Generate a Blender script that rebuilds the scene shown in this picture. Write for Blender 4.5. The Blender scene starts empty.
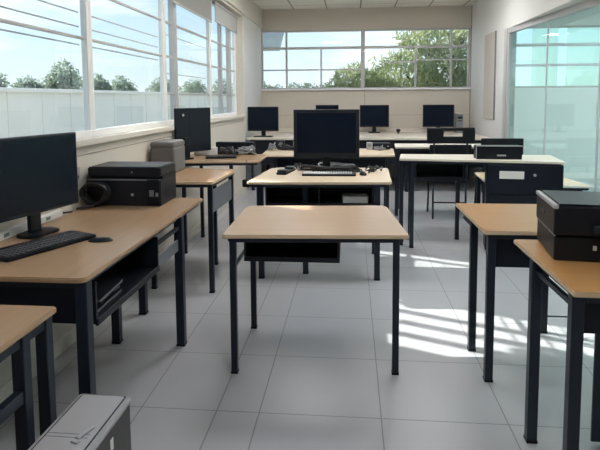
import bpy, bmesh, math, random
from mathutils import Vector, Matrix
rnd = random.Random(7)
SC = bpy.context.scene
COL = SC.collection
PI = math.pi

# ------------------------------------------------------------------ helpers
class MB:
    """collects solid shapes in one bmesh, links them as one mesh object"""
    def __init__(self):
        self.bm = bmesh.new()
    def _grab(self, n0, mi):
        self.bm.faces.ensure_lookup_table()
        for f in self.bm.faces[n0:]:
            f.material_index = mi
    def box(self, a, b, bev=0.0, mi=0, rot=None, pivot=None, seg=2):
        n0 = len(self.bm.faces)
        t = bmesh.new()
        bmesh.ops.create_cube(t, size=1)
        s = [max(1e-5, abs(b[i] - a[i])) for i in range(3)]
        c = Vector([(a[i] + b[i]) / 2 for i in range(3)])
        bmesh.ops.scale(t, vec=s, verts=t.verts)
        if bev > 0:
            bmesh.ops.bevel(t, geom=list(t.edges), offset=min(bev, min(s) * .45), segments=seg, affect='EDGES', profile=.5)
        M = Matrix.Translation(c)
        if rot is not None:
            p = Vector(pivot) if pivot is not None else c
            M = Matrix.Translation(p) @ rot.to_4x4() @ Matrix.Translation(-p) @ M
        bmesh.ops.transform(t, matrix=M, verts=t.verts)
        self._merge(t, mi)
        return self
    def _merge(self, t, mi):
        me = bpy.data.meshes.new('tmp')
        for f in t.faces:
            f.material_index = mi
        t.to_mesh(me); t.free()
        self.bm.from_mesh(me)
        bpy.data.meshes.remove(me)
    def poly(self, pts, z0, z1, mi=0, side_mi=None, bev=0.0):
        """vertical prism over a 2D outline"""
        t = bmesh.new()
        lo = [t.verts.new((x, y, z0)) for x, y in pts]
        hi = [t.verts.new((x, y, z1)) for x, y in pts]
        n = len(pts)
        t.faces.new(list(reversed(lo)))
        t.faces.new(hi)
        for i in range(n):
            f = t.faces.new((lo[i], lo[(i + 1) % n], hi[(i + 1) % n], hi[i]))
        bmesh.ops.recalc_face_normals(t, faces=t.faces)
        if bev > 0:
            es = [e for e in t.edges if abs(e.verts[0].co.z - e.verts[1].co.z) < 1e-6]
            bmesh.ops.bevel(t, geom=es, offset=bev, segments=2, affect='EDGES')
        me = bpy.data.meshes.new('tmp')
        t.normal_update()
        for f in t.faces:
            f.material_index = mi if abs(f.normal.z) > .95 else (mi if side_mi is None else side_mi)
        t.to_mesh(me); t.free()
        self.bm.from_mesh(me); bpy.data.meshes.remove(me)
        return self
    def cyl(self, p, q, r, r2=None, n=14, mi=0):
        p, q = Vector(p), Vector(q)
        d = q - p
        t = bmesh.new()
        bmesh.ops.create_cone(t, cap_ends=True, segments=n, radius1=r, radius2=r if r2 is None else r2, depth=d.length)
        M = Matrix.Translation((p + q) / 2) @ d.to_track_quat('Z', 'Y').to_matrix().to_4x4()
        bmesh.ops.transform(t, matrix=M, verts=t.verts)
        self._merge(t, mi)
        return self
    def tube(self, pts, r, n=8, mi=0):
        """round tube along a smoothed path"""
        P = [Vector(p) for p in pts]
        if len(P) > 2:
            Q = []
            for i in range(len(P) - 1):
                p0 = P[max(0, i - 1)]; p1 = P[i]; p2 = P[i + 1]; p3 = P[min(len(P) - 1, i + 2)]
                for k in range(5):
                    s = k / 5
                    Q.append(.5 * ((2 * p1) + (p2 - p0) * s + (2 * p0 - 5 * p1 + 4 * p2 - p3) * s * s + (3 * p1 - p0 - 3 * p2 + p3) * s ** 3))
            Q.append(P[-1]); P = Q
        t = bmesh.new()
        rings = []
        ref = Vector((0, 0, 1))
        for i, p in enumerate(P):
            d = (P[min(i + 1, len(P) - 1)] - P[max(i - 1, 0)]).normalized()
            u = d.cross(ref)
            if u.length < 1e-3:
                u = d.cross(Vector((1, 0, 0)))
            u.normalize(); v = d.cross(u).normalized()
            rings.append([t.verts.new(p + (u * math.cos(2 * PI * k / n) + v * math.sin(2 * PI * k / n)) * r) for k in range(n)])
        for a, b in zip(rings, rings[1:]):
            for k in range(n):
                t.faces.new((a[k], a[(k + 1) % n], b[(k + 1) % n], b[k]))
        t.faces.new(rings[0]); t.faces.new(list(reversed(rings[-1])))
        bmesh.ops.recalc_face_normals(t, faces=t.faces)
        self._merge(t, mi)
        return self
    def build(self, name, mats, parent=None, smooth=False):
        me = bpy.data.meshes.new(name)
        self.bm.to_mesh(me); self.bm.free()
        for m in (mats if isinstance(mats, (list, tuple)) else [mats]):
            me.materials.append(m)
        o = bpy.data.objects.new(name, me)
        COL.objects.link(o)
        if parent is not None:
            o.parent = parent
        if smooth:
            for p in me.polygons:
                p.use_smooth = True
        return o

def tag(o, label=None, cat=None, group=None, kind=None):
    if label: o['label'] = label
    if cat: o['category'] = cat
    if group: o['group'] = group
    if kind: o['kind'] = kind
    return o

def thing(name, label, cat, loc=(0, 0, 0), rz=0.0, group=None):
    o = bpy.data.objects.new(name, None)
    COL.objects.link(o)
    o.location = loc; o.rotation_euler = (0, 0, rz)
    o.empty_display_size = .1
    return tag(o, label, cat, group)

def struct(name, mb, m, parent=None):
    o = mb.build(name, m, parent)
    if parent is None:
        o['kind'] = 'structure'
    return o

def round_poly(pts, rads, seg=6):
    out = []
    n = len(pts)
    for i in range(n):
        p = Vector(pts[i]); a = Vector(pts[i - 1]); b = Vector(pts[(i + 1) % n])
        r = rads[i] if isinstance(rads, (list, tuple)) else rads
        if r <= 0:
            out.append(tuple(p)); continue
        u = (a - p).normalized(); v = (b - p).normalized()
        for k in range(seg + 1):
            s = k / seg
            q = p + u * r * (1 - s) ** 2 + v * r * s ** 2
            out.append((q.x, q.y))
    return out

def Rz(a): return Matrix.Rotation(a, 3, 'Z')
def Rx(a): return Matrix.Rotation(a, 3, 'X')

# ------------------------------------------------------------------ materials
def mat(name, col, rough=.5, metal=0.0, spec=.5, noise=0.0, nscale=20.0, bump=0.0, emit=None, estr=0.0):
    m = bpy.data.materials.new(name); m.use_nodes = True
    nt = m.node_tree; b = nt.nodes['Principled BSDF']
    b.inputs['Base Color'].default_value = (*col, 1)
    b.inputs['Roughness'].default_value = rough
    b.inputs['Metallic'].default_value = metal
    b.inputs['Specular IOR Level'].default_value = spec
    if noise > 0 or bump > 0:
        tc = nt.nodes.new('ShaderNodeTexCoord')
        nz = nt.nodes.new('ShaderNodeTexNoise'); nz.inputs['Scale'].default_value = nscale; nz.inputs['Detail'].default_value = 4
        nt.links.new(tc.outputs['Object'], nz.inputs['Vector'])
        if noise > 0:
            mx = nt.nodes.new('ShaderNodeMix'); mx.data_type = 'RGBA'
            mx.inputs[6].default_value = (*[c * (1 - noise) for c in col], 1)
            mx.inputs[7].default_value = (*[min(1, c * (1 + noise)) for c in col], 1)
            nt.links.new(nz.outputs['Fac'], mx.inputs[0])
            nt.links.new(mx.outputs[2], b.inputs['Base Color'])
        if bump > 0:
            bp = nt.nodes.new('ShaderNodeBump'); bp.inputs['Strength'].default_value = bump; bp.inputs['Distance'].default_value = .002
            nt.links.new(nz.outputs['Fac'], bp.inputs['Height'])
            nt.links.new(bp.outputs['Normal'], b.inputs['Normal'])
    if emit:
        b.inputs['Emission Color'].default_value = (*emit, 1)
        b.inputs['Emission Strength'].default_value = estr
    return m

def wood(name, c1, c2, rough=.27, along='X'):
    m = bpy.data.materials.new(name); m.use_nodes = True
    nt = m.node_tree; b = nt.nodes['Principled BSDF']
    tc = nt.nodes.new('ShaderNodeTexCoord'); mp = nt.nodes.new('ShaderNodeMapping')
    mp.inputs['Scale'].default_value = (1.2, 22, 10) if along == 'X' else (22, 1.2, 10)
    nz = nt.nodes.new('ShaderNodeTexNoise'); nz.inputs['Scale'].default_value = 2.2; nz.inputs['Detail'].default_value = 6; nz.inputs['Distortion'].default_value = .6
    mx = nt.nodes.new('ShaderNodeMix'); mx.data_type = 'RGBA'
    mx.inputs[6].default_value = (*c1, 1); mx.inputs[7].default_value = (*c2, 1)
    nt.links.new(tc.outputs['Object'], mp.inputs['Vector']); nt.links.new(mp.outputs[0], nz.inputs['Vector'])
    nt.links.new(nz.outputs['Fac'], mx.inputs[0]); nt.links.new(mx.outputs[2], b.inputs['Base Color'])
    b.inputs['Roughness'].default_value = rough
    return m

def glass(name, tint, refl=.06, rough=0.0):
    m = bpy.data.materials.new(name); m.use_nodes = True
    nt = m.node_tree; nt.nodes.clear()
    out = nt.nodes.new('ShaderNodeOutputMaterial')
    tr = nt.nodes.new('ShaderNodeBsdfTransparent'); tr.inputs[0].default_value = (*tint, 1)
    gl = nt.nodes.new('ShaderNodeBsdfGlossy'); gl.inputs['Roughness'].default_value = rough
    gl.inputs[0].default_value = (1, 1, 1, 1)
    fr = nt.nodes.new('ShaderNodeLayerWeight'); fr.inputs[0].default_value = .5
    pw = nt.nodes.new('ShaderNodeMath'); pw.operation = 'POWER'; pw.inputs[1].default_value = 5
    ml = nt.nodes.new('ShaderNodeMath'); ml.operation = 'MULTIPLY_ADD'; ml.inputs[1].default_value = .45; ml.inputs[2].default_value = refl * .6
    mx = nt.nodes.new('ShaderNodeMixShader')
    nt.links.new(fr.outputs['Facing'], pw.inputs[0]); nt.links.new(pw.outputs[0], ml.inputs[0]); nt.links.new(ml.outputs[0], mx.inputs[0])
    nt.links.new(tr.outputs[0], mx.inputs[1]); nt.links.new(gl.outputs[0], mx.inputs[2])
    nt.links.new(mx.outputs[0], out.inputs[0])
    return m

def leafmat(name, c1, c2, c3):
    m = bpy.data.materials.new(name); m.use_nodes = True
    nt = m.node_tree; b = nt.nodes['Principled BSDF']
    gi = nt.nodes.new('ShaderNodeTexCoord')
    nz = nt.nodes.new('ShaderNodeTexNoise'); nz.inputs['Scale'].default_value = 1.7; nz.inputs['Detail'].default_value = 5
    cr = nt.nodes.new('ShaderNodeValToRGB')
    cr.color_ramp.elements[0].position = .3; cr.color_ramp.elements[0].color = (*c1, 1)
    cr.color_ramp.elements[1].position = .7; cr.color_ramp.elements[1].color = (*c3, 1)
    e = cr.color_ramp.elements.new(.5); e.color = (*c2, 1)
    nt.links.new(gi.outputs['Object'], nz.inputs['Vector']); nt.links.new(nz.outputs['Fac'], cr.inputs[0])
    nt.links.new(cr.outputs[0], b.inputs['Base Color'])
    b.inputs['Roughness'].default_value = .5
    tl = nt.nodes.new('ShaderNodeBsdfTranslucent'); nt.links.new(cr.outputs[0], tl.inputs[0])
    mx = nt.nodes.new('ShaderNodeMixShader'); mx.inputs[0].default_value = .45
    nt.links.new(b.outputs[0], mx.inputs[1]); nt.links.new(tl.outputs[0], mx.inputs[2])
    nt.links.new(mx.outputs[0], nt.nodes['Material Output'].inputs[0])
    return m

def tile_floor(name, size, ox, oy, extra_x=None):
    m = bpy.data.materials.new(name); m.use_nodes = True
    nt = m.node_tree; b = nt.nodes['Principled BSDF']
    tc = nt.nodes.new('ShaderNodeTexCoord')
    sp = nt.nodes.new('ShaderNodeSeparateXYZ'); nt.links.new(tc.outputs['Object'], sp.inputs[0])
    def M(op, a, bb, c=None):
        n = nt.nodes.new('ShaderNodeMath'); n.operation = op
        for i, v in enumerate((a, bb, c)):
            if v is None: continue
            if isinstance(v, (int, float)): n.inputs[i].default_value = v
            else: nt.links.new(v, n.inputs[i])
        return n.outputs[0]
    def joint(sock, off):
        f = M('FRACT', M('DIVIDE', M('SUBTRACT', sock, off - 200 * size), size), 0)
        d = M('MINIMUM', f, M('SUBTRACT', 1.0, f))
        return M('LESS_THAN', M('MULTIPLY', d, size), .0028)
    j = M('MAXIMUM', joint(sp.outputs[0], ox), joint(sp.outputs[1], oy))
    if extra_x is not None:
        j = M('MAXIMUM', j, M('LESS_THAN', M('ABSOLUTE', M('SUBTRACT', sp.outputs[0], extra_x), 0), .0028))
    nz = nt.nodes.new('ShaderNodeTexNoise'); nz.inputs['Scale'].default_value = 3; nz.inputs['Detail'].default_value = 8
    nt.links.new(tc.outputs['Object'], nz.inputs['Vector'])
    mx = nt.nodes.new('ShaderNodeMix'); mx.data_type = 'RGBA'
    mx.inputs[6].default_value = (.355, .362, .395, 1); mx.inputs[7].default_value = (.415, .42, .45, 1)
    nt.links.new(nz.outputs['Fac'], mx.inputs[0])
    m2 = nt.nodes.new('ShaderNodeMix'); m2.data_type = 'RGBA'
    nt.links.new(j, m2.inputs[0]); nt.links.new(mx.outputs[2], m2.inputs[6]); m2.inputs[7].default_value = (.2, .2, .21, 1)
    nt.links.new(m2.outputs[2], b.inputs['Base Color'])
    b.inputs['Roughness'].default_value = .34
    b.inputs['Specular IOR Level'].default_value = .4
    bp = nt.nodes.new('ShaderNodeBump'); bp.inputs['Strength'].default_value = .4; bp.inputs['Distance'].default_value = .002; bp.invert = True
    nt.links.new(j, bp.inputs['Height']); nt.links.new(bp.outputs[0], b.inputs['Normal'])
    return m

def ceiling_tiles(name):
    m = tile_floor(name, .6, .156, 8.4)
    nt = m.node_tree
    mixes = [n for n in nt.nodes if n.type == 'MIX']
    mixes[0].inputs[6].default_value = (.70, .67, .61, 1); mixes[0].inputs[7].default_value = (.76, .73, .67, 1)
    mixes[1].inputs[7].default_value = (.25, .24, .22, 1)
    for n in nt.nodes:
        if n.type == 'MATH' and n.operation == 'LESS_THAN': n.inputs[1].default_value = .012
    b = nt.nodes['Principled BSDF']; b.inputs['Roughness'].default_value = .9
    return m

W = dict(
    wall=mat('wall_paint', (.62, .57, .50), .7, noise=.03, nscale=3),
    cool=mat('pale_paint', (.66, .66, .65), .6, noise=.03, nscale=3),
    bright=mat('white_wall_paint', (.80, .82, .82), .6),
    trim=mat('window_trim', (.66, .62, .55), .5),
    seam=mat('panel_seam', (.33, .29, .25), .8),
    alu=mat('aluminium', (.50, .50, .50), .45, .3),
    white=mat('white_enamel', (.84, .84, .83), .4),
    rod=mat('grey_rod', (.55, .56, .58), .5, .2),
    blind=mat('roller_blind_fabric', (.36, .36, .345), .9, noise=.04, nscale=60),
    board=mat('board_fabric', (.50, .46, .42), .9, noise=.05, nscale=30),
    outer=mat('outside_wall_render', (.86, .84, .78), .9, noise=.05, nscale=2),
    concrete=mat('concrete', (.42, .42, .42), .9, noise=.08, nscale=2),
    roof=mat('blue_roof_sheet', (.35, .45, .58), .6),
    metal=mat('navy_steel', (.009, .015, .027), .38, .0, .4, noise=.08, nscale=30),
    grey=mat('grey_steel', (.20, .215, .24), .45, .2, noise=.05, nscale=10),
    black=mat('black_plastic', (.0032, .0045, .0085), .45, spec=.3, noise=.1, nscale=40),
    black2=mat('charcoal_plastic', (.008, .010, .016), .4, spec=.3, noise=.1, nscale=40),
    navy=mat('navy_plastic', (.0035, .0065, .014), .45, spec=.3, noise=.05, nscale=20),
    screen=mat('dark_screen', (.002, .006, .016), .25, spec=.22),
    key=mat('key_plastic', (.035, .037, .045), .5),
    silver=mat('silver_plastic', (.42, .42, .44), .35, .3),
    lid=mat('silver_sheet', (.44, .44, .47), .4, .2, noise=.03, nscale=8),
    case=mat('grey_case_sheet', (.075, .072, .070), .5, .2, noise=.05, nscale=20),
    label=mat('white_label', (.72, .70, .66), .6),
    paper=mat('white_paper', (.70, .70, .68), .8),
    box=mat('grey_card', (.15, .145, .14), .8, noise=.06, nscale=20),
    cable=mat('black_rubber', (.012, .013, .017), .5),
    cable2=mat('grey_rubber', (.22, .23, .25), .5),
    lamp=mat('fill_lamp_diffuser', (.8, .8, .8), .5, emit=(1, .975, .95), estr=32.0),  # glow of the added fill lamps
    beech=wood('beech_laminate', (.46, .315, .21), (.54, .38, .26)),
    beechY=wood('beech_laminate_lengthwise', (.36, .225, .13), (.44, .285, .17), along='Y'),
    orange=wood('honey_laminate', (.37, .185, .065), (.45, .24, .09)),
    pale=wood('pale_laminate_with_glare', (.70, .55, .38), (.78, .63, .46)),  # on the middle desks the paleness is window glare put into the colour
    edge=mat('edge_band', (.66, .50, .33), .4, noise=.04, nscale=10),
    counter=mat('counter_laminate', (.66, .60, .52), .4, noise=.03, nscale=6),
    bark=mat('bark', (.10, .075, .05), .9, noise=.2, nscale=8),
    clear=glass('clear_glass', (.93, .96, .96)),
    teal=glass('green_tinted_glass', (.81, .955, .945), .075),
    teal2=glass('green_frosted_film', (.90, .95, .88), .05),
    floor=tile_floor('grey_floor_tiles', .56, .138, 2.377, -.622),
    ceil=ceiling_tiles('ceiling_tiles'),
    leafA=leafmat('bamboo_leaf', (.20, .24, .12), (.33, .38, .20), (.52, .55, .32)),
    leafB=leafmat('broad_leaf', (.16, .21, .15), (.22, .28, .20), (.30, .36, .26)),
    leafC=leafmat('hazed_far_leaf', (.20, .25, .20), (.26, .32, .26), (.34, .40, .32)),  # distance haze mixed into the leaf colour
    ground=mat('outside_ground', (.32, .32, .27), .9, noise=.15, nscale=.5),
)

# ------------------------------------------------------------------ room shell
H = 3.05
XL, XR, YB, YF = -1.66, 2.12, 10.0, -2.2
XA = 6.4                                         # far side of the room beyond the glass
struct('floor', MB().box((XL - .15, YF, -.1), (XA, YB + .15, 0)), W['floor'])
struct('ceiling', MB().box((XL - .15, YF, H), (XA, YB + .15, H + .12)), W['ceil'])
LW0, LW1, LZ0, LZ1 = -.9, 8.32, 1.19, 2.70       # window opening in the left wall
w = MB()
w.box((XL - .14, YF, 0), (XL, YB + .15, LZ0)); w.box((XL - .14, YF, LZ1), (XL, YB + .15, H))
w.box((XL - .14, YF, LZ0), (XL, LW0, LZ1)); w.box((XL - .14, LW1, LZ0), (XL, YB + .15, LZ1))
struct('wall_left', w, W['wall'])
w = MB()
w.box((XL, YB, 0), (2.12, YB + .14, 1.60)); w.box((XL, YB, 2.68), (2.12, YB + .14, H)); w.box((2.10, YB, 1.60), (2.12, YB + .14, 2.68))
struct('wall_back', w, W['wall'])
w = MB()
w.box((2.12, YB, 0), (XA, YB + .14, 1.60)); w.box((2.12, YB, 2.68), (XA, YB + .14, H))
w.box((2.12, YB, 1.60), (2.86, YB + .14, 2.68)); w.box((5.9, YB, 1.60), (XA, YB + .14, 2.68))
struct('wall_beyond_glass', w, W['bright'])
struct('wall_front', MB().box((XL - .15, YF - .12, 0), (XA, YF, H)), W['wall'])
w = MB()                                         # right wall: solid end by the back wall, header over the glass
w.box((XR - .01, 7.78, 0), (XR + .12, YB, H)); w.box((XR - .01, YF, 2.37), (XR + .62, 7.78, H))
struct('wall_right', w, W['cool'])
struct('wall_far_right', MB().box((XA, YF, 0), (XA + .12, YB + .15, H)), W['bright'])
struct('trim_1', MB().box((XL, 8.36, 2.72), (XL + .035, YB, H - .001)).box((XL, YF, 2.73), (XL + .035, 8.36, H - .001)), W['trim'])
struct('trim_2', MB().box((XL, 8.36, 0.1), (XL + .012, YB, 2.72)), W['cool'])
struct('trim_3', MB().box((XL - .02, LW0, LZ0 - .03), (XL + .03, LW1 + .03, LZ0 + .012), .006), W['trim'])
struct('trim_4', MB().box((XL, YB - .05, 1.585), (XR - .01, YB + .02, 1.615), .006), W['white'])
struct('trim_5', MB().box((XL, YF, 1.102), (XL + .004, 8.3, 1.108)).box((XL, YB - .004, 1.13), (XR - .01, YB, 1.136)).box((.235, YB - .004, 0), (.245, YB, 1.585)), W['seam'])
struct('trim_6', MB().box((XR - .03, 7.70, 0), (XR + .10, 7.79, 2.37), .006).box((XR - .02, 7.79, 0), (XR - .01, 7.86, 2.37)), W['alu'])
struct('trim_7', MB().box((XR - .02, YB - .02, 0), (XR - .01, YB, H)), W['seam'])
struct('baseboard_left', MB().box((XL, YF, 0), (XL + .012, 8.36, .09), .003), W['trim'])

# left windows: four units, each frame + mullion + rails + pane
GX = -1.79
def left_window(n, y0, y1, mulls, rails, rods, light=False):
    root = bpy.data.objects.new('window_%d' % n, None); COL.objects.link(root)
    root.location = (GX, y0, LZ0); root['kind'] = 'structure'
    L = y1 - y0; Hh = LZ1 - LZ0
    f = MB()
    t = .04
    f.box((-.022, 0, 0), (.022, L, .05), .005).box((-.022, 0, Hh - .05), (.022, L, Hh), .005)
    f.box((-.022, 0, .05), (.022, t, Hh - .05), .005).box((-.022, L - t, .05), (.022, L, Hh - .05), .005)
    f.build('window_frame', W['white'], root)
    for (a, b) in mulls:
        MB().box((-.028, a - y0, .05), (.028, b - y0, Hh - .05), .005).build('mullion', W['alu'] if b - a < .1 else W['white'], root)
    for z, th in rails:
        MB().box((-.010, t, z - LZ0 - th / 2), (.010, L - t, z - LZ0 + th / 2), .004).build('rail', W['alu'], root)
    for z in rods:
        MB().cyl((-.035, t, z - LZ0), (-.035, L - t, z - LZ0), .005, n=8).build('guard_rod', W['rod'], root)
    MB().box((-.004, t, .05), (.004, L - t, Hh - .05)).build('pane', W['clear'], root)
    return root
left_window(1, LW0, 3.595, [(1.2, 1.28)], [(1.855, .020), (2.19, .020)], [1.815, 1.935, 2.03])
left_window(2, 3.595, 5.10, [], [(1.855, .020), (2.19, .020)], [1.815, 1.935, 2.03])
left_window(3, 5.10, 6.80, [(5.36, 5.46)], [(1.50, .022), (1.86, .026), (2.19, .026)], [1.70, 2.08])
left_window(4, 6.80, LW1, [(7.36, 7.40), (7.86, 7.96)], [(1.50, .022), (1.86, .026), (2.19, .026)], [])
# back windows
def back_window(n, x0, x1, muls, rails, mt, pane_cuts=(), rail_mat='alu'):
    root = bpy.data.objects.new('window_%d' % n, None); COL.objects.link(root)
    root.location = (x0, YB + .07, 1.60); root['kind'] = 'structure'
    L = x1 - x0; Hh = 1.08; t = .035
    f = MB()
    f.box((0, -.03, 0), (L, .03, t), .004).box((0, -.03, Hh - t), (L, .03, Hh), .004)
    f.box((0, -.03, t), (t, .03, Hh - t), .004).box((L - t, -.03, t), (L, .03, Hh - t), .004)
    f.build('window_frame', W['alu'], root)
    for x, a, b, th in muls:
        MB().box((x - x0 - th / 2, -.025, a - 1.6), (x - x0 + th / 2, .025, b - 1.6), .003).build('mullion', W['alu'], root)
    for z, a, b, th in rails:
        MB().box((a - x0, -.027, z - 1.6 - th / 2), (b - x0, .027, z - 1.6 + th / 2), .003).build('rail', W[rail_mat], root)
    for a, b in (pane_cuts or [(x0 + t, x1 - t)]):
        MB().box((a - x0, -.004, t), (b - x0, .004, Hh - t)).build('pane', mt, root)
back_window(5, XL, .205, [(-1.19, 1.63, 2.65, .035), (-.552, 1.63, 2.36, .03)], [(2.355, XL + .03, .17, .045), (1.96, XL + .03, .17, .025)], W['clear'])
back_window(6, .205, 2.10, [(1.15, 1.63, 2.36, .035), (1.775, 1.63, 2.65, .035)], [(2.355, .24, 2.07, .045), (2.085, .55, 1.14, .03), (2.12, 1.16, 2.07, .022)], W['clear'])
back_window(7, 2.86, 5.9, [], [(2.355, 2.89, 5.87, .05), (2.0, 2.89, 5.87, .045)], W['teal2'], [(3.17, 3.61), (3.76, 5.86)], 'rod')

# glass partition on the right: frame, panes, joints
G0, G1 = Vector((2.13, 7.70)), Vector((2.62, 1.35))
gd = (G1 - G0).normalized(); ga = math.atan2(gd.y, gd.x)
root = bpy.data.objects.new('partition_glass', None); COL.objects.link(root)
root.location = (G0.x, G0.y, 0); root.rotation_euler = (0, 0, ga); root['kind'] = 'structure'
GL = (G1 - G0).length
MB().box((0, -.03, 2.30), (GL, .03, 2.37), .004).box((0, -.03, 0), (GL, .03, .06), .004).box((0, -.03, .06), (.05, .03, 2.30), .004).build('partition_frame', W['alu'], root)
npan = 6; pw = (GL - .05) / npan
cuts = [.05, 1.19, 2.34, 3.49, 4.64, 5.6, GL]
for a, b in zip(cuts, cuts[1:]):
    MB().box((a + .004, -.006, .06), (b - .004, .006, 2.30)).build('pane', W['teal'], root)
    if a > .06:
        MB().box((a - .006, -.009, .06), (a + .006, .009, 2.30), .002).build('joint_strip', W['rod'], root)

# outside: yard, boundary wall, unseen slatted screen added to shape the sun, neighbouring eave
struct('ground', MB().box((-90, -30, -.35), (XL - .3, 110, -.25)).box((XL - .3, YB + .4, -.35), (40, 110, -.25)), W['ground'])
w = MB().box((-6.2, -6, -.25), (-6.0, 36, 1.58)).box((-6.26, -6, 1.58), (-5.94, 36, 1.66), .01)
for k in range(38):
    w.box((-6.0, -5 + k * 1.08, -.25), (-5.985, -4.96 + k * 1.08, 1.58))
struct('wall_outside', w, W['outer'])
w = MB()
ZS0, ZS1, XS = 3.72, 5.7, -6.0
w.box((XS - .08, -6, ZS0), (XS, 5.76, ZS1))
for a, b in ((5.93, 5.975), (6.12, 6.165), (6.31, 6.35), (6.57, 7.40), (7.78, 10.5)):
    w.box((XS - .08, a, ZS0), (XS, b, ZS1))
w.box((XS - .08, -6, ZS0 - .06), (XS, 10.5, ZS0)).box((XS - .08, -6, ZS1), (XS, 10.5, ZS1 + .1)).box((XS - .08, 5.7, 4.90), (XS, 7.4, ZS1)).box((XS - .08, 5.7, 4.52), (XS, 6.08, ZS1)).box((XS - .08, 7.38, 4.62), (XS, 7.9, ZS1)).box((XS - .08, 10.5, 4.4), (XS, 14.6, 9.0))
for y in (-4, -1, 2.0, 5.0):
    w.box((XS - .1, y, 1.66), (XS + .02, y + .1, ZS0 - .06))
struct('unseen_sun_mask', w, W['outer'])  # added out of view; slots and blocks stripe and stop the sunlight
w = MB()
w.poly([(-3.35, 15.5), (-1.9, 15.5), (-2.75, 21), (-3.9, 21)], 3.25, 3.33)
struct('roof_outside', w, W['roof'])
w = MB().box((-3.35, 16.2, -.25), (-2.75, 16.6, 3.25))
struct('wall_outside_neighbour', w, W['outer'])

# ------------------------------------------------------------------ desks
def desk(label, corners, zt, legs, wood_mat='beech', rad=.04, lw=.04, thick=.02, shelf=None, apron=True, panels=(), group=None, rails=(), edge='edge', foot=True):
    cx = sum(c[0] for c in corners) / 4; cy = sum(c[1] for c in corners) / 4
    root = thing('desk', label, 'desk', (cx, cy, 0), 0, group)
    loc = lambda p: (p[0] - cx, p[1] - cy)
    C = [loc(c) for c in corners]
    MB().poly(round_poly(C, rad), zt - thick, zt, 0, 1, bev=.004).build('desk_top', [W[wood_mat], W[edge]], root)
    if apron:
        m = MB(); zz = zt - thick
        n = 4
        q = [Vector(c) - Vector((math.copysign(.035, c[0]), math.copysign(.028, c[1]))) for c in C]
        for i in range(n):
            a, b = q[i], q[(i + 1) % n]
            d = (b - a); ang = math.atan2(d.y, d.x); mid = (a + b) / 2
            m.box((mid.x - d.length / 2 + .01, mid.y - .010, zz - .024), (mid.x + d.length / 2 - .01, mid.y + .010, zz), .002, rot=Rz(ang))
        m.build('under_frame', W['metal'], root)
    for lx, ly in legs:
        x, y = loc((lx, ly))
        lg = MB().box((x - lw / 2, y - lw / 2, .012), (x + lw / 2, y + lw / 2, zt - thick - .001), .004).build('leg', W['metal'], root)
        MB().box((x - lw / 2 - .002, y - lw / 2 - .002, 0), (x + lw / 2 + .002, y + lw / 2 + .002, .014), .003).build('foot_cap', W['black'], lg)
    for (a, b, z0, z1, th) in rails:              # steel cross rails between legs
        a, b = Vector(loc(a)), Vector(loc(b)); d = b - a; mid = (a + b) / 2
        MB().box((mid.x - d.length / 2, mid.y - th / 2, z0), (mid.x + d.length / 2, mid.y + th / 2, z1), .003, rot=Rz(math.atan2(d.y, d.x))).build('cross_rail', W['metal'], root)
    for (a, b, z0, z1, m_) in panels:
        a, b = Vector(loc(a)), Vector(loc(b)); d = b - a; mid = (a + b) / 2
        MB().box((mid.x - d.length / 2, mid.y - .006, z0), (mid.x + d.length / 2, mid.y + .006, z1), .002, rot=Rz(math.atan2(d.y, d.x))).build('side_panel', W[m_], root)
    if shelf:                                     # open steel book box under the top
        x0, y0, x1, y1, z0, z1, face, divs = shelf
        (x0, y0), (x1, y1) = loc((x0, y0)), loc((x1, y1))
        t = .012
        m = MB().box((x0, y0, z0), (x1, y1, z0 + t), .002)
        if face == 'y':
            m.box((x0, y1 - t, z0 + t), (x1, y1, z1)).box((x0, y0, z0 + t), (x0 + t, y1 - t, z1)).box((x1 - t, y0, z0 + t), (x1, y1 - t, z1)).box((x0, y0 - .006, z0 - .006), (x1, y0 + .006, z0 + .022), .003)
            for k in range(divs):
                xx = x0 + (x1 - x0) * (k + 1) / (divs + 1)
                m.box((xx - t / 2, y0 + .01, z0 + t), (xx + t / 2, y1 - t, z1))
        else:
            m.box((x0, y0, z0 + t), (x0 + t, y1, z1)).box((x0 + t, y0, z0 + t), (x1, y0 + t, z1)).box((x0 + t, y1 - t, z0 + t), (x1, y1, z1)).box((x1 - .006, y0, z0 - .006), (x1 + .006, y1, z0 + .022), .003)
        m.build('book_shelf', W['black2'], root)
    return root

# by the window, front to back
desk('wood-topped desk cut off by the frame, beside the silver-lidded computer tower', [(-1.64, .75), (-1.0, .75), (-1.005, 1.738), (-1.64, 1.738)], .74,
     [(-1.035, 1.565), (-1.038, 1.70), (-1.6, .85), (-1.6, 1.68)], 'beechY', .02, .042, rails=[((-1.035, .85), (-1.035, 1.565), .50, .54, .03), ((-1.035, .85), (-1.035, 1.70), .68, .715, .025)], edge='beechY')
desk('long wood-topped desk holding the wide dark monitor and the printer with coiled cable', [(-1.64, 1.875), (-.977, 1.875), (-.977, 3.51), (-1.64, 3.53)], .79,
     [(-1.005, 1.915), (-.995, 3.03), (-1.39, 3.03), (-1.40, 3.47), (-1.60, 1.93)], 'beechY', (.005, .04, .03, .005), .048,
     shelf=(-1.40, 1.97, -.985, 2.66, .575, .745, 'x', 0), panels=[((-1.62, 1.925), (-1.03, 1.925), .60, .75, 'navy'), ((-.998, 2.68), (-.998, 3.0), .575, .64, 'grey')],
     rails=[((-.998, 2.66), (-.998, 3.02), .695, .715, .02)], edge='beechY')
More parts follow.
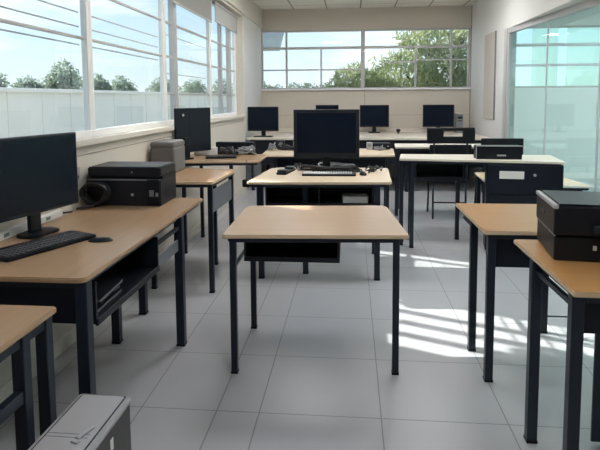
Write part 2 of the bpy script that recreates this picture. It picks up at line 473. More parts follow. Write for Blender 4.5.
desk('bare wood-topped desk behind the printer with coiled cable, grey panel on its aisle side', [(-1.64, 3.84), (-1.01, 3.875), (-.975, 4.60), (-1.64, 4.70)], .84,
     [(-1.036, 3.90), (-1.02, 4.52), (-1.5, 3.95), (-1.18, 4.58)], 'beechY', (.005, .03, .05, .005), .036,
     panels=[((-1.03, 3.93), (-1.012, 4.48), .60, .77, 'grey'), ((-1.03, 3.93), (-1.012, 4.48), .795, .812, 'metal')])
desk('wood-topped desk holding the monitor that shows its back', [(-1.64, 4.79), (-.84, 4.89), (-.845, 5.46), (-1.64, 5.62)], .88,
     [(-1.10, 4.90), (-.93, 5.36), (-1.55, 4.90), (-1.55, 5.50)], 'beechY', (.005, .05, .05, .005), .034, panels=[((-.90, 4.95), (-.90, 5.32), .62, .84, 'grey')])
# middle, front to back
desk('bare wood-topped desk in the middle of the aisle with a black book shelf', [(-.664, 2.702), (.296, 2.759), (.228, 3.535), (-.682, 3.473)], .75,
     [(-.612, 2.735), (.232, 2.79), (-.610, 3.30)], 'beech', (.012, .012, .07, .09), .034, shelf=(-.575, 2.84, -.06, 3.24, .580, .73, 'y', 0),
     rails=[((-.602, 2.75), (-.605, 3.28), .575, .595, .015)])
desk('wood-topped desk holding the square black monitor and keyboard', [(-.83, 4.20), (.315, 4.262), (.345, 5.14), (-.75, 5.15)], .79,
     [(-.72, 4.26), (.205, 4.28), (-.70, 5.0), (.215, 5.02), (-.374, 4.40)], 'pale', (.05, .03, .06, .18), .045, shelf=(-.69, 4.30, .175, 4.70, .585, .765, 'y', 1), edge='pale')
desk('pale wood desk behind the square black monitor, cables along its back edge', [(-1.0, 5.93), (.475, 5.99), (.52, 6.80), (-1.04, 6.75)], .82,
     [(-.85, 6.02), (.40, 6.07), (-.85, 6.66), (.42, 6.70)], 'pale', .03, .04, panels=[((-.85, 6.10), (.38, 6.14), .50, .78, 'black2')], edge='pale')
# right side, front to back
desk('honey-coloured desk holding the nearest black printer', [(.74, 1.845), (1.62, 1.845), (1.62, 2.531), (.739, 2.531)], .80,
     [(.765, 1.885), (.757, 2.27), (1.56, 1.85), (1.56, 2.44)], 'orange', .012, .042, edge='edge', panels=[((.80, 1.94), (1.55, 1.94), .62, .775, 'navy'), ((1.0, 2.27), (1.06, 2.27), .012, .62, 'metal')], rails=[((.765, 1.89), (.76, 2.26), .725, .745, .02)])
desk('honey-coloured bare-topped desk behind the nearest black printer', [(.655, 2.715), (1.36, 2.73), (1.36, 3.44), (.646, 3.437)], .79,
     [(.70, 2.76), (.69, 3.10), (1.18, 3.38), (1.30, 2.78)], 'orange', .012, .04, panels=[((.72, 2.80), (1.28, 2.80), .585, .76, 'navy')], rails=[((.70, 3.10), (.70, 3.4), .70, .72, .02), ((1.20, 3.385), (1.38, 3.385), .095, .105, .008)])
R2 = desk('pale teacher desk with a black drawer unit under its end', [(.455, 5.22), (1.89, 4.985), (1.97, 5.60), (.505, 5.645)], .87,
     [(.58, 5.25), (1.075, 5.60), (.60, 5.58), (.488, 5.34)], 'counter', .012, .038, shelf=(.62, 5.32, 1.08, 5.58, .66, .80, 'y', 0), rails=[((.58, 5.58), (1.09, 5.60), .60, .622, .02)], edge='counter')
cx, cy = 1.205, 5.3625
dr = MB().box((-.325, 0, -.40), (.325, .20, .405), .006).build('drawer_unit', W['navy'], R2)
dr.location = (1.557 - cx, 5.045 - cy, .432); dr.rotation_euler = (0, 0, -.155)
MB().box((-.318, -.012, .13), (.318, 0, .398), .004).box((-.318, -.012, -.13), (.318, 0, .122), .004).box((-.318, -.012, -.395), (.318, 0, -.138), .004).build('drawer_front', W['navy'], dr)
MB().box((-.215, -.016, .275), (-.005, -.011, .345), .002).build('name_plate', W['label'], dr)
MB().cyl((.085, -.019, .315), (.085, -.011, .315), .013).build('lock', W['silver'], dr)
desk('low wooden table between the teacher desk and the glass wall', [(1.335, 5.385), (2.285, 5.34), (2.21, 6.25), (1.385, 6.28)], .60,
     [(1.40, 5.45), (1.42, 6.20), (2.20, 5.45), (2.14, 6.18)], 'pale', .012, .04, edge='white', panels=[((1.42, 5.42), (2.2, 5.38), .50, .575, 'black2')])
desk('pale narrow desk behind the slotted black chair', [(.53, 6.66), (2.06, 6.66), (2.06, 7.18), (.56, 7.18)], .85,
     [(.555, 6.70), (.62, 7.12), (2.0, 6.72), (2.0, 7.12)], 'counter', .012, .04, panels=[((.62, 7.08), (1.9, 7.08), .55, .81, 'black2')], edge='counter')
# counter along the back wall
cn = thing('counter', 'long pale counter with black front panel along the back wall', 'counter', (.2, 9.1, 0))
MB().box((-1.82, -.78, .805), (1.88, .88, .84), .006).build('counter_top', W['counter'], cn)
MB().box((-1.78, -.74, .42), (1.84, -.72, .80), .003).build('front_panel', W['black2'], cn)
MB().box((-1.80, .62, .84), (1.86, .66, .90), .004).build('cable_rail', W['counter'], cn)
for x in (-1.74, -.55, .65, 1.80):
    for y in (-.68, .80):
        MB().box((x - .025, y - .025, 0), (x + .025, y + .025, .805), .003).build('leg', W['metal'], cn)

# ------------------------------------------------------------------ monitors
def monitor(label, loc, rz, w, h, zlift, tilt=0.0, bez=.016, stand='foot', badge=False, back=False, group=None, base_w=.24, base_d=(-.09, .11), nx=0.0):
    """loc = foot of the stand on the table; screen faces local -Y"""
    root = thing('monitor', label, 'monitor', loc, rz, group)
    body = MB().box((-w / 2, -.012, zlift), (w / 2, .016, zlift + h), .005)
    if not back: body.box((-w * .36, .014, zlift + h * .12), (w * .36, .032, zlift + h * .82), .008)
    b = body.build('housing', W['navy'] if back else W['black2'], root)
    if tilt:
        for v in b.data.vertices:
            v.co = Rx(tilt) @ (v.co - Vector((0, 0, zlift))) + Vector((0, 0, zlift))
    s = MB().box((-w / 2 + bez, -.0145, zlift + bez * 1.5), (w / 2 - bez, -.0115, zlift + h - bez)).build('screen', W['screen'], root)
    if tilt:
        for v in s.data.vertices:
            v.co = Rx(tilt) @ (v.co - Vector((0, 0, zlift))) + Vector((0, 0, zlift))
    MB().box((nx - .035, .017, .012), (nx + .035, .042, zlift + h * .35), .006).build('stand_neck', W['black'], root)
    MB().poly(round_poly([(nx - base_w / 2, base_d[0]), (nx + base_w / 2, base_d[0]), (nx + base_w / 2, base_d[1]), (nx - base_w / 2, base_d[1])], .05), 0, .014, bev=.003).build('stand_base', W['black'], root)
    if back:
        MB().box((w * .10, .0155, zlift + .012), (w * .125, .0175, zlift + h - .012)).build('seam', W['black'], root)
        e = MB().box((w * .22, .0155, zlift + h * .79), (w * .38, .0185, zlift + h * .90), .002).build('badge_plate', W['black'], root)
        MB().cyl((w * .30, .0182, zlift + h * .845), (w * .30, .0205, zlift + h * .845), .012, n=16).build('emblem', W['silver'], e)
    return root
# wide monitor on the first full desk: edge from (-1.65,2.02) to (-1.16,2.14)
monitor('wide dark monitor on the long window desk, keyboard in front', (-1.523, 2.497, .791), math.radians(77), .54, .38, .106, 0, .010, base_w=.20, base_d=(-.055, .07))
monitor('navy monitor showing its back with a small emblem near the windows', (-1.51, 5.09, .881), PI + math.radians(59), .444, .42, .06, 0, back=True, base_w=.15, base_d=(-.06, .07), nx=.11)
monitor('square black monitor on the middle desk with thick bezel', (-.225, 4.93, .79), .03, .595, .44, .115, 0, .032, base_w=.20)
monitor('bluish monitor at the window end of the back counter', (-1.385, 8.5, .841), .0, .49, .385, .09, 0, .016, base_w=.30, group='monitors on the back counter')
monitor('monitor on the back counter peeking over the square black monitor', (-.42, 9.5, .841), 0, .40, .40, .085, 0, .016, group='monitors on the back counter')
monitor('monitor on the back counter beside the small black webcam', (.395, 9.5, .841), 0, .50, .38, .10, 0, .016, base_w=.2, group='monitors on the back counter')
monitor('monitor on the back counter beside the grey mini tower', (1.48, 9.5, .841), 0, .525, .38, .10, 0, .016, base_w=.2, group='monitors on the back counter')

# ------------------------------------------------------------------ keyboards, mice, small gear
def keyboard(label, loc, rz, w=.45, d=.16, top='key', grp=None):
    r = thing('keyboard', label, 'keyboard', loc, rz, grp)
    MB().poly(round_poly([(-w / 2, -d / 2), (w / 2, -d / 2), (w / 2, d / 2), (-w / 2, d / 2)], .02), 0, .016, bev=.004).build('keyboard_body', W['black'], r)
    m = MB()
    for j in range(6):
        for i in range(int(w / .021) - 1):
            if j == 0 and 4 < i < 10: continue
            x = -w / 2 + .021 * (i + .9); y = -d / 2 + .020 + j * .0215
            m.box((x - .0085, y - .0085, .015), (x + .0085, y + .0085, .022), .002, seg=1)
    if True:
        m.box((-w / 2 + .021 * 5, -d / 2 + .012, .015), (-w / 2 + .021 * 10.6, -d / 2 + .028, .022), .002, seg=1)
    m.build('keys', W[top], r)
    return r
keyboard('black keyboard on the long window desk in front of the wide monitor', (-1.385, 2.285, .7905), math.radians(67), .46, .19)
keyboard('keyboard with grey keys in front of the square black monitor', (-.19, 4.64, .7905), .02, .46, .16, 'silver')
keyboard('black keyboard beside the white box on the desk of the back-turned monitor', (-1.24, 5.10, .8805), .2, .30, .12)

def mouse(label, loc, rz, flat=False):
    r = thing('mouse', label, 'mouse', loc, rz)
    t = MB(); bm = t.bm
    bmesh.ops.create_uvsphere(bm, u_segments=16, v_segments=10, radius=1)
    for v in bm.verts:
        v.co = Vector((v.co.x * .032, v.co.y * .058, max(0, v.co.z) * (.017 if flat else .032)))
    t.build('mouse_body', W['black'], r, True)
    MB().box((-.004, .022, .012 if flat else .024), (.004, .042, .018 if flat else .031), .003).build('scroll_wheel', W['cable2'], r)
    return r
mouse('flat black mouse on the long window desk past the keyboard', (-1.165, 2.40, .79), math.radians(-80), True)
mouse('black mouse at the end of the grey-keyed keyboard', (.10, 4.66, .79), .1)
r = thing('phone_handset', 'black handset lying at the other end of the grey-keyed keyboard', 'handset', (-.575, 4.78, .79), math.radians(-9))
MB().box((-.045, -.17, 0), (.045, .17, .022), .008).build('handset_body', W['black'], r)
MB().box((-.04, -.16, .02), (.04, -.07, .04), .01).box((-.04, .07, .02), (.04, .16, .04), .01).build('handset_cap', W['black2'], r)
r = thing('power_strip', 'white power strip along the wall behind the wide dark monitor', 'power strip', (-1.638, 2.66, .791), PI / 2)
MB().box((-.42, -.015, 0), (.24, .015, .042), .006).build('strip_body', W['white'], r)
m = MB()
for k in (-1, 3): MB().box((-.2 + k * .09, -.0165, .012), (-.16 + k * .09, -.0145, .03), .002).build('socket', W['cable2'], r)
m = MB().tube([(.235, 0, .02), (.28, -.01, .012), (.33, -.02, .007)], .005); m.build('power_cord', W['cable'], r)

# ------------------------------------------------------------------ printers
r = thing('printer', 'wide black printer on the long window desk with a coiled cable at its side', 'printer', (-1.40, 3.365, .7905), 0)
MB().box((-.243, -.15, 0), (.235, .15, .165), .008).build('printer_body', W['black2'], r)
MB().box((-.235, -.11, .16), (.235, .15, .185), .004).build('paper_slot', W['black'], r)
MB().poly(round_poly([(-.235, -.145), (.235, -.145), (.235, .16), (-.235, .16)], .02), .183, .238, bev=.006).build('scanner_lid', W['black2'], r)
MB().poly(round_poly([(-.22, -.13), (.22, -.13), (.22, .145), (-.22, .145)], .02), .238, .241).build('lid_top', W['case'], r)
MB().box((-.24, -.1535, .158), (.235, -.149, .166), .001).build('front_trim', W['grey'], r)
b = MB().cyl((.055, -.1545, .07), (.055, -.150, .07), .009, n=18).build('maker_badge', W['silver'], r)
MB().box((.150, -.158, .02), (.23, -.150, .165), .004).build('control_panel', W['black'], r)
MB().box((.165, -.161, .06), (.195, -.157, .10), .003).box((.205, -.161, .06), (.222, -.157, .085), .003).build('buttons', W['grey'], r)
MB().box((.05, -.148, .205), (.057, -.144, .212)).build('lid_mark', W['silver'], r)
pts = [(-.165 + .012 * math.sin(a * 2) + (.075 + .014 * math.sin(a * 1.3)) * math.cos(a), -.172 - .006 * (a / 3), .078 + (.062 + .008 * math.cos(a * .7)) * math.sin(a)) for a in [k * .45 for k in range(64)]]
c = MB().tube(pts, .007).tube([pts[-1], (-.16, -.225, .02), (-.20, -.25, .008), (-.235, -.29, .008)], .007).build('cable_coil', W['cable'], r)

r = thing('printer', 'nearest black printer, square-bodied, on the honey-coloured desk', 'printer', (1.075, 2.335, .80), -.125)
MB().box((-.255, -.165, 0), (.255, .165, .10), .008).build('printer_body', W['black'], r)
MB().box((-.26, -.175, .104), (.26, .17, .222), .008).build('upper_housing', W['black'], r)
MB().box((-.263, -.178, .210), (-.245, .172, .226), .003).build('lid_edge', W['silver'], r)
MB().box((-.24, -.165, .222), (.255, .165, .229), .004).build('scanner_lid', W['black2'], r)
MB().box((-.257, -.165, .098), (-.25, .165, .107), .002).build('side_trim', W['grey'], r)
MB().box((-.12, -.20, .115), (.26, -.172, .150), .004, rot=Rx(-.35)).build('output_tray', W['black2'], r)
MB().box((-.115, -.1675, .048), (-.100, -.1645, .068), .002).build('power_button', W['silver'], r)
MB().box((-.262, .0, .155), (-.259, .06, .168), .001).build('side_mark', W['black2'], r)

r = thing('desktop_computer', 'small flat black computer with silver rim on the teacher desk', 'computer', (1.37, 5.30, .87), -.03)
MB().box((-.205, -.12, 0), (.205, .02, .125), .006).build('case_body', W['black'], r)
MB().box((-.207, -.124, .120), (.207, -.118, .13), .002).box((-.21, -.124, 0), (-.203, -.118, .13), .002).build('rim', W['silver'], r)
MB().box((-.02, -.1235, .03), (.06, -.1195, .045), .003).build('maker_badge', W['silver'], r)

r = thing('computer_tower', 'computer tower with silver lid standing on the floor', 'computer', (-.856, 1.50, 0), -.01)
MB().box((-.092, -.24, .01), (.092, .245, .40), .006).build('case_body', W['case'], r)
t = MB().poly(round_poly([(-.096, -.25), (.096, -.25), (.096, .255), (-.096, .255)], .02), .40, .42, bev=.004).build('top_rim', W['silver'], r)
MB().poly(round_poly([(-.083, -.24), (.079, -.24), (.079, .247), (-.083, .247)], .01), .4195, .4212).build('panel_gap', W['black2'], t)
MB().poly(round_poly([(-.078, -.235), (.074, -.235), (.074, .242), (-.078, .242)], .008), .42, .423, bev=.001).build('top_panel', W['lid'], r)
MB().box((-.078, .022, .423), (.06, .0245, .4236)).box((-.078, .005, .423), (.06, .0075, .4236)).build('panel_groove', W['grey'], t)
MB().box((.034, -.01, .423), (.05, .06, .434), .004, rot=Rz(-.3)).box((.02, -.025, .423), (.046, -.008, .430), .003, rot=Rz(-.3)).build('latch', W['silver'], r)
MB().box((.0915, .085, .325), (.0935, .105, .365)).build('sticker', W['label'], r)
for sx in (-.07, .07):
    for sy in (-.2, .2): MB().cyl((sx, sy, 0), (sx, sy, .012), .014).build('rubber_foot', W['black'], r)

r = thing('storage_box', 'grey lidded box against the window wall past the printer', 'box', (-1.515, 4.42, .84), 0)
MB().box((-.115, -.15, 0), (.09, .15, .22), .02).build('box_body', W['box'], r)
MB().box((-.115, -.15, .205), (.09, .15, .262), .02).build('box_lid', W['box'], r)
r = thing('carton', 'small white box under the back-turned monitor', 'box', (-1.47, 5.40, .8805), .05)
MB().box((-.11, -.045, 0), (.11, .045, .075), .003).build('carton_body', W['label'], r)
MB().box((-.111, -.046, .033), (.111, .046, .037)).build('tape', W['paper'], r)
r = thing('mini_tower', 'grey mini tower on the back counter beside a monitor', 'computer', (1.83, 9.55, .841))
MB().box((-.05, -.12, 0), (.05, .12, .33), .004).build('case_body', W['grey'], r)
MB().box((-.04, -.123, .24), (.04, -.119, .28), .002).box((-.04, -.123, .20), (.04, -.119, .215), .002).build('drive_bay', W['black2'], r)
r = thing('webcam', 'small black webcam on the back counter', 'webcam', (.79, 9.3, .842))
MB().box((-.035, -.02, .03), (.035, .02, .075), .008).build('camera_body', W['black'], r)
MB().cyl((0, 0, 0), (0, 0, .03), .022, .012).build('camera_foot', W['black'], r)
MB().cyl((0, -.024, .053), (0, -.018, .053), .014).build('lens', W['screen'], r)

# things in the book shelves
for k, (dz, dx, rz, mm) in enumerate(((.587, 0, .03, 'black2'), (.607, -.012, -.04, 'navy'), (.630, .01, .06, 'black2'))):
    r = thing('notebook', ['dark notebook at the bottom of the shelf stack under the window desk', 'navy notebook between two dark ones in the window desk shelf', 'dark notebook on top of the shelf stack under the window desk'][k], 'notebook', (-1.15 + dx, 2.17, dz), rz, 'notebooks in the window desk shelf')
    MB().box((-.13, -.13, 0), (.13, .13, .003), .001).box((-.13, -.13, .016), (.13, .13, .019), .001).box((-.13, -.13, 0), (-.126, .13, .019), .001).build('cover', W[mm], r)
    MB().box((-.126, -.126, .003), (.125, .126, .016)).build('pages', W['cable2'], r)
r = thing('paper_stack', 'white papers in the shelf under the square black monitor', 'papers', (.03, 4.46, .599), .05)
MB().box((-.10, -.09, 0), (.10, .09, .05), .002).build('sheets', W['paper'], r)
MB().box((-.11, -.02, .018), (.11, .02, .052), .001).build('band', W['cable2'], r)

# cables
def cable(label, pts, r=.006, m='cable', grp=None, name='cable'):
    o = MB().tube(pts, r).build(name, W[m], None, True)
    return tag(o, label, 'cable', grp)
def tangle(label, c, ext, n, seed, r=.006, m='cable', grp='cable tangles on the desks'):
    g = random.Random(seed); pts = []
    for k in range(n):
        pts.append((c[0] + g.uniform(-ext[0], ext[0]), c[1] + g.uniform(-ext[1], ext[1]), c[2] + r + (g.uniform(0, ext[2]) if 0 < k < n - 1 else 0)))
    return cable(label, pts, r, m, grp, 'cable_tangle')
tangle('black cable tangle behind the black keyboard by the windows', (-1.22, 5.31, .881), (.08, .09, .08), 26, 1, .008)
tangle('grey cable tangle behind the black keyboard by the windows', (-1.03, 5.33, .881), (.09, .07, .09), 20, 2, .007, 'cable2')
tangle('black cable tangle behind the keyboard with grey keys', (-.20, 4.795, .79), (.28, .035, .055), 34, 3, .007)
tangle('grey cable tangle behind the square black monitor', (-.16, 5.08, .79), (.22, .02, .05), 16, 4, .007, 'cable2')
tangle('black cable tangle beside the black mouse and square monitor', (.20, 4.84, .79), (.07, .09, .045), 16, 5)
tangle('black cable tangle between handset and keyboard with grey keys', (-.505, 5.04, .79), (.06, .05, .05), 14, 6)
def gadget(label, loc, rz=0, s=1.0, m='black2'):
    r = thing('speaker', label, 'speaker', loc, rz, 'little desk speakers on the pale desk')
    MB().box((-.045 * s, -.04 * s, 0), (.045 * s, .04 * s, .11 * s), .01).build('speaker_body', W[m], r)
    MB().cyl((0, -.043 * s, .065 * s), (0, -.038 * s, .065 * s), .03 * s, n=18).build('speaker_cone', W['cable2'], r)
    return r
gadget('small black speaker near the window end of the pale desk', (-.86, 6.62, .82), .1)
gadget('small grey speaker nearer the square monitor on the pale desk', (-.66, 6.62, .82), -.1, 1.0, 'silver')
gadget('small grey speaker beyond the square monitor on the pale desk', (.22, 6.66, .82), 0, .8, 'silver')
def mini_pc(label, loc, w, rz=0):
    r = thing('mini_computer', label, 'computer', loc, rz, 'low black computers on the pale desk')
    MB().box((-w / 2, -.07, 0), (w / 2, .07, .075), .006).build('case_body', W['black'], r)
    MB().box((-w / 2 + .02, -.0725, .03), (-w / 2 + .08, -.069, .04), .001).build('slot', W['cable2'], r)
    MB().cyl((w / 2 - .03, -.0725, .037), (w / 2 - .03, -.069, .037), .008).build('power_button', W['silver'], r)
mini_pc('low black computer beside the grey speaker nearer the square monitor', (-.745 + .30, 6.66, .8205), .26)
mini_pc('low black computer at the aisle end of the pale desk past the square monitor', (.36, 6.72, .8205), .22, .05)
for lab, x, y in (('grey adapter block under the square monitor next to its stand', -.435, 4.885), ('grey adapter block under the square monitor towards the mouse', -.03, 4.90)):
    r = thing('power_adapter', lab, 'power adapter', (x, y, .7905), .06, 'grey adapters under the square monitor')
    MB().box((-.05, -.025, 0), (.05, .025, .045), .006).build('adapter_body', W['silver'], r)
    MB().tube([(.05, 0, .02), (.08, .02, .012), (.10, .06, .007)], .004).build('cord', W['cable'], r)
tangle('grey cable tangle on the pale desk near its window end', (-.95, 6.50, .82), (.05, .10, .09), 20, 8, .008, 'cable2')
tangle('black cable tangle on the pale desk between the two small speakers', (-.70, 6.50, .823), (.18, .05, .06), 26, 9)
tangle('grey cable tangle on the pale desk past the square monitor', (.33, 6.56, .82), (.08, .06, .05), 16, 10, .007, 'cable2')
r = thing('network_switch', 'black network box behind the cable tangles by the windows', 'network box', (-1.18, 5.47, .8805), -.12)
MB().box((-.20, -.04, 0), (.20, .04, .125), .005).build('switch_body', W['black'], r)
m = MB()
for k in range(8): MB().box((-.165 + k * .043, -.0425, .03), (-.135 + k * .043, -.0395, .055)).build('port', W['cable2'], r)
r = thing('power_adapter', 'round black power adapter hanging by its cord off a desk edge beside the aisle', 'power adapter', (-.95, 4.835, .665))
MB().box((-.035, -.02, -.02), (.035, .02, .05), .012).build('adapter_body', W['black'], r)
MB().tube([(0, 0, .05), (0, .01, .15), (0, .018, .21), (-.005, .05, .2205), (-.03, .14, .2205)], .004).build('cord', W['cable'], r)
r = thing('power_socket', 'grey wall socket beside the printer cable', 'socket', (XL, 3.12, .98))
MB().box((0, -.045, -.06), (.012, .045, .06), .004).build('face_plate', W['silver'], r)
MB().box((.012, -.02, -.01), (.014, -.01, .01)).box((.012, .01, -.01), (.014, .02, .01)).build('socket_holes', W['black'], r)
r = thing('notice_board', 'tall beige board on the pale wall beside the glass wall', 'board', (XR - .012, 8.62, 1.76))
MB().box((-.02, -.31, -.65), (0, .31, .65), .004).build('board_panel', W['board'], r)
MB().box((-.022, -.322, -.65), (0, -.31, .65), .003).build('board_edge', W['grey'], r)

# ------------------------------------------------------------------ chairs
def chair(label, loc, rz, zs=.46, zb=1.10, slot=True, bw=.50, bh=.20):
    r = thing('chair', label, 'chair', loc, rz, 'black plastic chairs')
    MB().poly(round_poly([(-.22, -.22), (.22, -.22), (.21, .21), (-.21, .21)], .06), zs - .03, zs, bev=.008).build('seat', W['black'], r)
    b = bmesh.new()
    # slotted back plate
    y0, y1 = -.25, -.225
    zt, z0 = zb, zb - bh
    m = MB()
    if slot:
        sx0, sx1, sz0, sz1 = -.085, .135, zt - .105, zt - .040
        m.box((-bw / 2, y0, sz1), (bw / 2, y1, zt), .012).box((-bw / 2, y0, z0), (bw / 2, y1, sz0), .008)
        m.box((-bw / 2, y0, sz0 - .01), (sx0, y1, sz1 + .01)).box((sx1, y0, sz0 - .01), (bw / 2, y1, sz1 + .01))
    else:
        m.box((-bw / 2, y0, z0), (bw / 2, y1, zt), .03)
    m.box((-bw * .44, y0 + .01, z0 - .11), (bw * .44, y1 + .01, z0 - .012), .01)
    m.build('backrest', W['black'], r)
    b.free()
    for sx in (-.19, .19):
        MB().tube([(sx, -.235, zb - .06), (sx, -.23, zs + .1), (sx, -.20, zs - .04), (sx, -.215, 0)], .012).build('leg', W['metal'], r)
        MB().tube([(sx, .19, zs - .035), (sx, .20, zs * .5), (sx * 1.03, .215, 0)], .012).build('leg', W['metal'], r)
        MB().tube([(sx, -.20, zs - .04), (sx, .19, zs - .04)], .011).build('seat_rail', W['metal'], r)
    MB().tube([(-.19, -.21, .20), (.19, -.21, .20)], .009).build('stretcher', W['metal'], r)
    return r
# seen from behind across the teacher desk: back plates face the camera
chair('black chair with a slot in its back behind the teacher desk', (1.16, 6.74, 0), .0, zb=1.095, bw=.55, bh=.19)
chair('black chair with solid round-topped back behind the small silver-rimmed computer', (1.74, 6.72, 0), 0, zb=.97, slot=False, bw=.48)

# ------------------------------------------------------------------ roller blinds
def blind(label, y0, y1, zb):
    r = thing('roller_blind', label, 'blind', (-1.735, (y0 + y1) / 2, 2.66), 0, 'roller blinds on the window wall')
    L = (y1 - y0) / 2
    MB().cyl((0, -L, 0), (0, L, 0), .025, n=16).build('roller', W['blind'], r)
    MB().box((.010, -L + .01, zb - 2.66), (.014, L - .01, 0)).build('fabric', W['blind'], r)
    MB().box((.004, -L + .01, zb - 2.66 - .02), (.02, L - .01, zb - 2.66), .004).build('bottom_bar', W['alu'], r)
blind('roller blind in the window nearer the printer', 5.20, 6.72, 2.40)
blind('roller blind in the last window before the back wall', 6.88, 8.24, 2.44)

# ------------------------------------------------------------------ fill lamps added to brighten the rooms (overhead, out of view)
for k, (x, y) in enumerate([(x, y) for y in (4.4, 7.4) for x in (-.55, 1.1)] + [(.3, 1.2)] + [(x, y) for y in (3.0, 5.5, 8.0) for x in (3.6, 5.2)]):
    r = thing('fill_light', 'white square fill lamp added above the classroom', 'lamp', (x, y, H), 0, 'added fill lamps')
    MB().box((-.30, -.30, -.035), (.30, -.28, 0)).box((-.30, .28, -.035), (.30, .30, 0)).box((-.30, -.28, -.035), (-.28, .28, 0)).box((.28, -.28, -.035), (.30, .28, 0)).build('fill_lamp_frame', W['white'], r)
    MB().box((-.28, -.28, -.025), (.28, .28, -.002)).build('diffuser', W['lamp'], r)

# ------------------------------------------------------------------ trees outside
def tree(label, loc, h, blobs, n, leaf, mname, seed, long=False, group='trees outside'):
    g = random.Random(seed)
    r = thing('tree', label, 'tree', loc, 0, group)
    t = MB().cyl((0, 0, 0), (g.uniform(-.1, .1), 0, h * .55), h * .03, h * .018, 10)
    for cx, cy, cz, rx, ry, rz in blobs:
        t.cyl((0, 0, h * .4), (cx, cy, cz), h * .014, h * .005, 8)
    t.build('trunk', W['bark'], r)
    bm = bmesh.new()
    tot = sum(b[3] * b[5] for b in blobs)
    for cx, cy, cz, rx, ry, rz in blobs:
        for k in range(int(n * rx * rz / tot)):
            while True:
                p = Vector((g.uniform(-1, 1), g.uniform(-1, 1), g.uniform(-1, 1)))
                if p.length < 1: break
            if p.length < .55 and g.random() < .6: p = p.normalized() * g.uniform(.6, 1.0)
            # lumpy outline
            lump = 1 + .16 * math.sin(p.x * 7 + seed) * math.cos(p.z * 6 + cx)
            c = Vector((cx + p.x * rx * lump, cy + p.y * ry * lump, cz + p.z * rz * lump))
            L = leaf * g.uniform(.7, 1.3); Wd = L * (.22 if long else .55)
            M = Matrix.Rotation(g.uniform(0, 2 * PI), 3, 'Z') @ Matrix.Rotation(g.gauss(.7 if long else 0, .7), 3, 'X') @ Matrix.Rotation(g.gauss(0, .6), 3, 'Y')
            q = [(0, -L / 2, 0), (Wd / 2, -L * .05, .04 * L), (0, L / 2, -.08 * L), (-Wd / 2, -L * .05, .04 * L)]
            vs = [bm.verts.new(c + M @ Vector(v)) for v in q]
            bm.faces.new(vs)
    me = bpy.data.meshes.new('foliage'); bm.to_mesh(me); bm.free(); me.materials.append(W[mname])
    o = bpy.data.objects.new('foliage', me); COL.objects.link(o); o.parent = r
    return r
# big bamboo-leaved tree behind the back windows
tree('big tree with yellow-green leaves filling the back window', (2.2, 16.4, -.25), 4.2,
     [(-.6, 0, 2.35, 1.15, .9, .75), (.6, .1, 2.55, 1.1, .9, .65), (1.35, 0, 2.3, .75, .9, .9), (-1.6, .2, 1.75, .9, .8, .6), (.0, .3, 1.6, 1.9, .9, .7), (.1, .2, 3.35, 1.05, .7, .42), (1.2, .1, 3.55, .7, .6, .30), (-2.1, .1, 2.15, .8, .7, .55), (-2.5, .1, 1.75, .7, .6, .4)], 11000, .24, 'leafA', 11, True, group='trees outside the back window')
for k, (x, y, hh, lab) in enumerate(((-9.2, 54, 3.4, 'low hazy tree on the skyline in the first back window pane'), (-3.9, 52, 3.2, 'low hazy tree on the skyline beside the big yellow-green tree'))):
    tree(lab, (x, y, -.25), hh, [(-1.3, 0, hh * .62, 1.6, 1.2, hh * .36), (1.2, .3, hh * .58, 1.7, 1.2, hh * .33), (0, 0, hh * .7, 1.2, 1.1, hh * .3)], 1800, .35, 'leafC', 30 + k, group='trees outside the back window')
# row beyond the boundary wall
for k, (x, y, hh, rr, lab) in enumerate((
        (-22, 31.8, 3.5, 1.9, 'small hazy tree at the edge of the first window above the outside wall'),
        (-22, 35.6, 3.3, 1.7, 'low hazy tree between the edge tree and the tallest tree outside'),
        (-22, 40.6, 4.8, 2.0, 'tallest hazy tree above the outside wall, in the first window'),
        (-22, 46.0, 3.95, 1.4, 'hazy tree just past the thick window post'),
        (-22, 50.6, 4.1, 1.6, 'round hazy tree in the second window, alone against the sky'),
        (-22, 62, 4.3, 2.4, 'distant hazy tree seen in the window with the first roller blind'),
        (-22, 75, 4.6, 2.6, 'distant hazy tree seen beside the post of the roller-blind window'),
        (-22, 92, 5.2, 3.2, 'distant hazy tree seen in the last side window'))):
    g = random.Random(50 + k)
    bl = [(g.uniform(-.25, .25) * rr, g.uniform(-.8, .8) * rr, hh * g.uniform(.42, .62), rr * .62, rr * .62, hh * .30) for _ in range(5)] + [(0, 0, hh * .74, rr * .5, rr * .55, hh * .26)]
    tree(lab, (x, y, -.25), hh, bl, 2600, .30, 'leafC' if k != 2 else 'leafB', 70 + k, group='trees beyond the outside wall')

# ------------------------------------------------------------------ sky, sun
wd = bpy.data.worlds.new('World'); SC.world = wd; wd.use_nodes = True
nt = wd.node_tree; bg = nt.nodes['Background']
tc = nt.nodes.new('ShaderNodeTexCoord'); sp = nt.nodes.new('ShaderNodeSeparateXYZ')
nt.links.new(tc.outputs['Generated'], sp.inputs[0])
cr = nt.nodes.new('ShaderNodeValToRGB')
E = cr.color_ramp.elements
E[0].position = 0.0; E[0].color = (.78, .86, .90, 1)
E[1].position = 1.0; E[1].color = (.16, .36, .72, 1)
e = E.new(.12); e.color = (.62, .79, .92, 1)
e = E.new(.30); e.color = (.34, .60, .88, 1)
nt.links.new(sp.outputs[2], cr.inputs[0])
mp = nt.nodes.new('ShaderNodeMapping'); mp.inputs['Scale'].default_value = (1.6, 1.6, 6.0); mp.inputs['Location'].default_value = (.4, 1.7, .1)
nz = nt.nodes.new('ShaderNodeTexNoise'); nz.inputs['Scale'].default_value = 1.7; nz.inputs['Detail'].default_value = 7; nz.inputs['Roughness'].default_value = .55
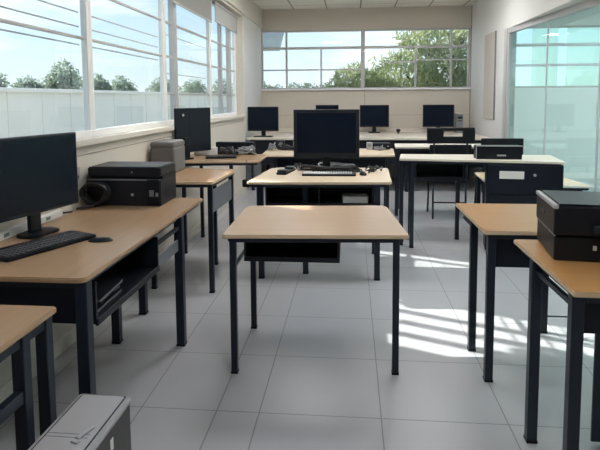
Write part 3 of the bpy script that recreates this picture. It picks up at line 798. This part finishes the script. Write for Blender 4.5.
nt.links.new(tc.outputs['Generated'], mp.inputs['Vector']); nt.links.new(mp.outputs[0], nz.inputs['Vector'])
c2 = nt.nodes.new('ShaderNodeValToRGB'); c2.color_ramp.elements[0].position = .46; c2.color_ramp.elements[1].position = .62
nt.links.new(nz.outputs['Fac'], c2.inputs[0])
mx = nt.nodes.new('ShaderNodeMix'); mx.data_type = 'RGBA'
nt.links.new(c2.outputs[0], mx.inputs[0]); nt.links.new(cr.outputs[0], mx.inputs[6]); mx.inputs[7].default_value = (.95, .97, 1.0, 1)
nt.links.new(mx.outputs[2], bg.inputs[0])
bg.inputs[1].default_value = 1.45

sl = bpy.data.lights.new('sun', 'SUN'); sl.energy = 15; sl.angle = math.radians(.22); sl.color = (1, .95, .86)
so = bpy.data.objects.new('sun', sl); COL.objects.link(so)
so.rotation_euler = Vector((1, -.42, -.647)).to_track_quat('-Z', 'Y').to_euler()
# daylight portals in the window openings (guide sky sampling only)
def portal(loc, sx, sy, direction):
    l = bpy.data.lights.new('portal', 'AREA'); l.shape = 'RECTANGLE'; l.size = sx; l.size_y = sy; l.cycles.is_portal = True
    o = bpy.data.objects.new('portal', l); COL.objects.link(o); o.location = loc
    o.rotation_euler = Vector(direction).to_track_quat('-Z', 'Y').to_euler()
    return o
portal((-1.84, (LW0 + LW1) / 2, (LZ0 + LZ1) / 2), LW1 - LW0, LZ1 - LZ0, (1, 0, 0))
portal(((XL + 2.1) / 2, YB + .16, 2.14), 3.76, 1.08, (0, -1, 0))
portal((4.38, YB + .16, 2.14), 3.04, 1.08, (0, -1, 0))

# ------------------------------------------------------------------ camera
F = 545.0
p, y, ro = math.radians(4.94), math.radians(5.4), math.radians(-.34)
fw = Vector((-math.sin(y) * math.cos(p), math.cos(y) * math.cos(p), -math.sin(p)))
rt = Vector((math.cos(y), math.sin(y), 0)); up = rt.cross(fw)
r2 = rt * math.cos(ro) + up * math.sin(ro); u2 = up * math.cos(ro) - rt * math.sin(ro)
cam = bpy.data.cameras.new('camera'); co = bpy.data.objects.new('camera', cam); COL.objects.link(co)
M = Matrix((r2, u2, -fw)).transposed().to_4x4(); M.translation = (0, 0, 1.45)
co.matrix_world = M
cam.sensor_fit = 'HORIZONTAL'; cam.sensor_width = 36; cam.lens = F / 600 * 36
cam.shift_y = (145.0 - 225.0) / 600
cam.clip_start = .05; cam.clip_end = 300
SC.camera = co

SC.view_settings.view_transform = 'Standard'; SC.view_settings.look = 'None'
SC.view_settings.gamma = 1; SC.view_settings.exposure = 0
SC.view_settings.use_curve_mapping = False
